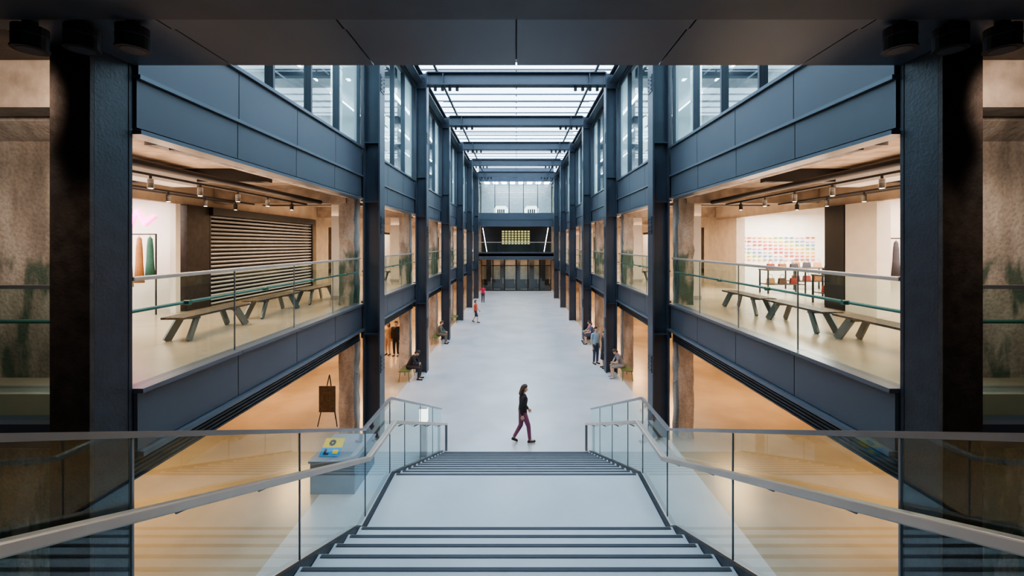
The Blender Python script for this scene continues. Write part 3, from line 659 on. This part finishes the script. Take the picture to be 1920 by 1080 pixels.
    if legs=='skirt' and pose!='sit':
        n=18; vs=[]
        rings=((1.06,.145),(.95,.175),(.75,.2),(.42,.235),(.41,.22))
        for z,r in rings:
            for i in range(n):
                a=2*math.pi*i/n; rr=r*(1+.05*math.sin(5*a)*(z<.8)); vs.append(W((rr*math.cos(a),rr*.75*math.sin(a),z)))
        fs=[(j*n+i,j*n+(i+1)%n,(j+1)*n+(i+1)%n,(j+1)*n+i) for j in range(len(rings)-1) for i in range(n)]
        fs+=[tuple(range(n)),tuple(range(n*(len(rings)-1),n*len(rings)))[::-1]]
        mb.add(vs,fs,bm_); mb.build('skirt',loc,root,smooth=True)
    else:
        mb.cap(W(T(-.06,0,.94)),.118*K,W(T(.06,0,.94)),.118*K,bm_)
        for s in (-1,1):
            h,k_,a,t=legj[s]; mb.cap(W(h),.1*K,W(k_),.067*K,bm_)
            if legs=='pants': mb.cap(W(k_),.067*K,W(Vector(k_).lerp(Vector(a),.9)),.05*K,bm_)
        mb.build('trousers' if legs=='pants' else 'shorts',loc,root,remesh=.013)
    sm_=M_('shoe_%.2f_%.2f'%shoes[:2],shoes,.5)
    for s in (-1,1):
        h,k_,a,t=legj[s]; mb=MB(); a=Vector(a);t=Vector(t); hl_=a+Vector((0,-.04,-.045))
        mb.cap(W(a+Vector((0,-.005,-.02))),.046*K,W(hl_),.038*K,sm_); mb.cap(W(a+Vector((0,0,-.035))),.045*K,W(t),.036*K,sm_); mb.cap(W(hl_),.036*K,W(t),.034*K,sm_)
        mb.build('shoe',loc,root,remesh=.01)
    hm=M_('hair_%.2f'%hair[0],hair,.6); mb=MB()
    mb.cap(W(HD(0,-.028,1.60)),.088*K,W(HD(0,-.005,1.632)),.082*K,hm)
    mb.cap(W(HD(-.03,.02,1.665)),.048*K,W(HD(.03,.02,1.665)),.048*K,hm)
    for s in (-1,1): mb.cap(W(HD(s*.045,-.035,1.57)),.052*K,W(HD(s*.035,-.01,1.64)),.058*K,hm)
    mb.cap(W(HD(0,-.045,1.53)),.06*K,W(HD(0,-.03,1.6)),.08*K,hm)
    if hl=='long':
        for s in (-1,0,1): mb.cap(W(HD(s*.05,-.05,1.56)),.055*K,W(HD(s*.045,-.07,1.40)),.045*K,hm)
    if hl=='pony': mb.cap(W(HD(0,-.11,1.62)),.035*K,W(HD(0,-.15,1.50)),.03*K,hm); mb.cap(W(HD(0,-.15,1.50)),.03*K,W(HD(0,-.13,1.40)),.015*K,hm)
    mb.build('hair',loc,root,remesh=.011)
    for s in (-1,1):
        MB().cap(W(HD(s*.031,.084,1.592)),.009*K,W(HD(s*.031,.087,1.592)),.008*K,M_('eye_dark',(.02,.015,.012),.2),8).build('eye',loc,root,smooth=True)
    MB().cap(W(HD(-.02,.096,1.532)),.006*K,W(HD(.02,.096,1.532)),.006*K,M_('lips',(.4,.13,.11),.5),8).build('mouth',loc,root,smooth=True)
    return root
BK=(.015,.016,.02)
person((.18,12.05,0),-75,1.66,'walk','person in black jacket and purple leggings walking across',BK,(.20,.06,.13),(.05,.03,.02),hl='long',headtilt=12,lean=3)
person((-6.5,21.6,0),160,1.68,'stand','person in beige coat standing in the warm aisle',(.45,.34,.25),(.5,.35,.27),(.03,.02,.02),legs='shorts',sleeve='long',hl='long')
person((-6.03,21.4,0),175,1.74,'stand','person in dark clothes standing in the warm aisle',BK,BK,(.02,.015,.01))
person((-4.45,17.7,0),-90,1.72,'sit','person in black sitting on a bench looking down',BK,(.03,.03,.035),BK,lean=28,headtilt=30)
person((-4.4,24.1,0),-90,1.70,'sit','person in grey green clothes sitting on a bench',(.10,.12,.10),(.12,.12,.10),(.05,.04,.03),lean=15,headtilt=15)
person((-2.9,30.5,0),-100,1.62,'walk','person in yellow and red shirt and shorts walking',(.5,.10,.05),(.03,.04,.08),(.03,.02,.02),sleeve='short',legs='shorts')
person((-3.2,41.0,0),-10,1.66,'stand','person in red top standing near the doors',(.5,.03,.09),(.05,.05,.08),(.03,.02,.02),sleeve='short',hl='pony')
person((3.98,19.3,0),100,1.66,'stand','person in black top and long black skirt standing',BK,BK,(.02,.015,.01),legs='skirt',hl='long',sleeve='long')
person((3.72,20.0,0),-150,1.72,'stand','person in pale blue shirt standing and talking',(.30,.42,.52),(.05,.07,.12),(.03,.02,.02),sleeve='short')
person((4.45,17.9,0),90,1.68,'sit','person in grey shorts and patterned shirt sitting on a bench',(.16,.17,.2),(.25,.24,.24),(.05,.03,.02),lean=25,headtilt=25,legs='shorts',sleeve='short',shoes=(.4,.4,.4))
person((4.3,23.95,0),90,1.62,'sit','person in dark blue shirt sitting on a bench',(.05,.08,.2),(.05,.05,.07),(.03,.02,.02),lean=12,headtilt=10,sleeve='short',legs='shorts')
person((4.3,24.5,0),90,1.60,'sit','person in pink shirt sitting on a bench',(.55,.15,.18),(.08,.08,.1),(.03,.02,.02),lean=10,headtilt=10,sleeve='short')
# ------------------------------------------------------------ lights
for s in (-1,1):
    spot('wall_wash',(s*4.7,3.7,7.3),(s*6.6,5.6,6.6),130,(1,.78,.6),90)
    spot('wall_wash',(s*5.2,3.6,7.3),(s*6.2,5.6,4.2),130,(1,.82,.66),80)
    spot('wall_wash',(s*4.2,3.6,7.3),(s*4.66,4.5,3.0),90,(1,.76,.56),60)
area('stair_head_fill',(0,-1.2,7.4),3,1.5,60,(.85,.93,1))  # unseen fill light added to brighten the stair head
area('lobby_lamp',(0,END+2,3.9),6,1.2,130,(1,.75,.5)); area('balcony_lamp',(0,END+2,8.4),6,1.5,30,(1,.85,.6)); area('room_lamp',(0,END+2,12.9),6,2,150,(1,.96,.9))
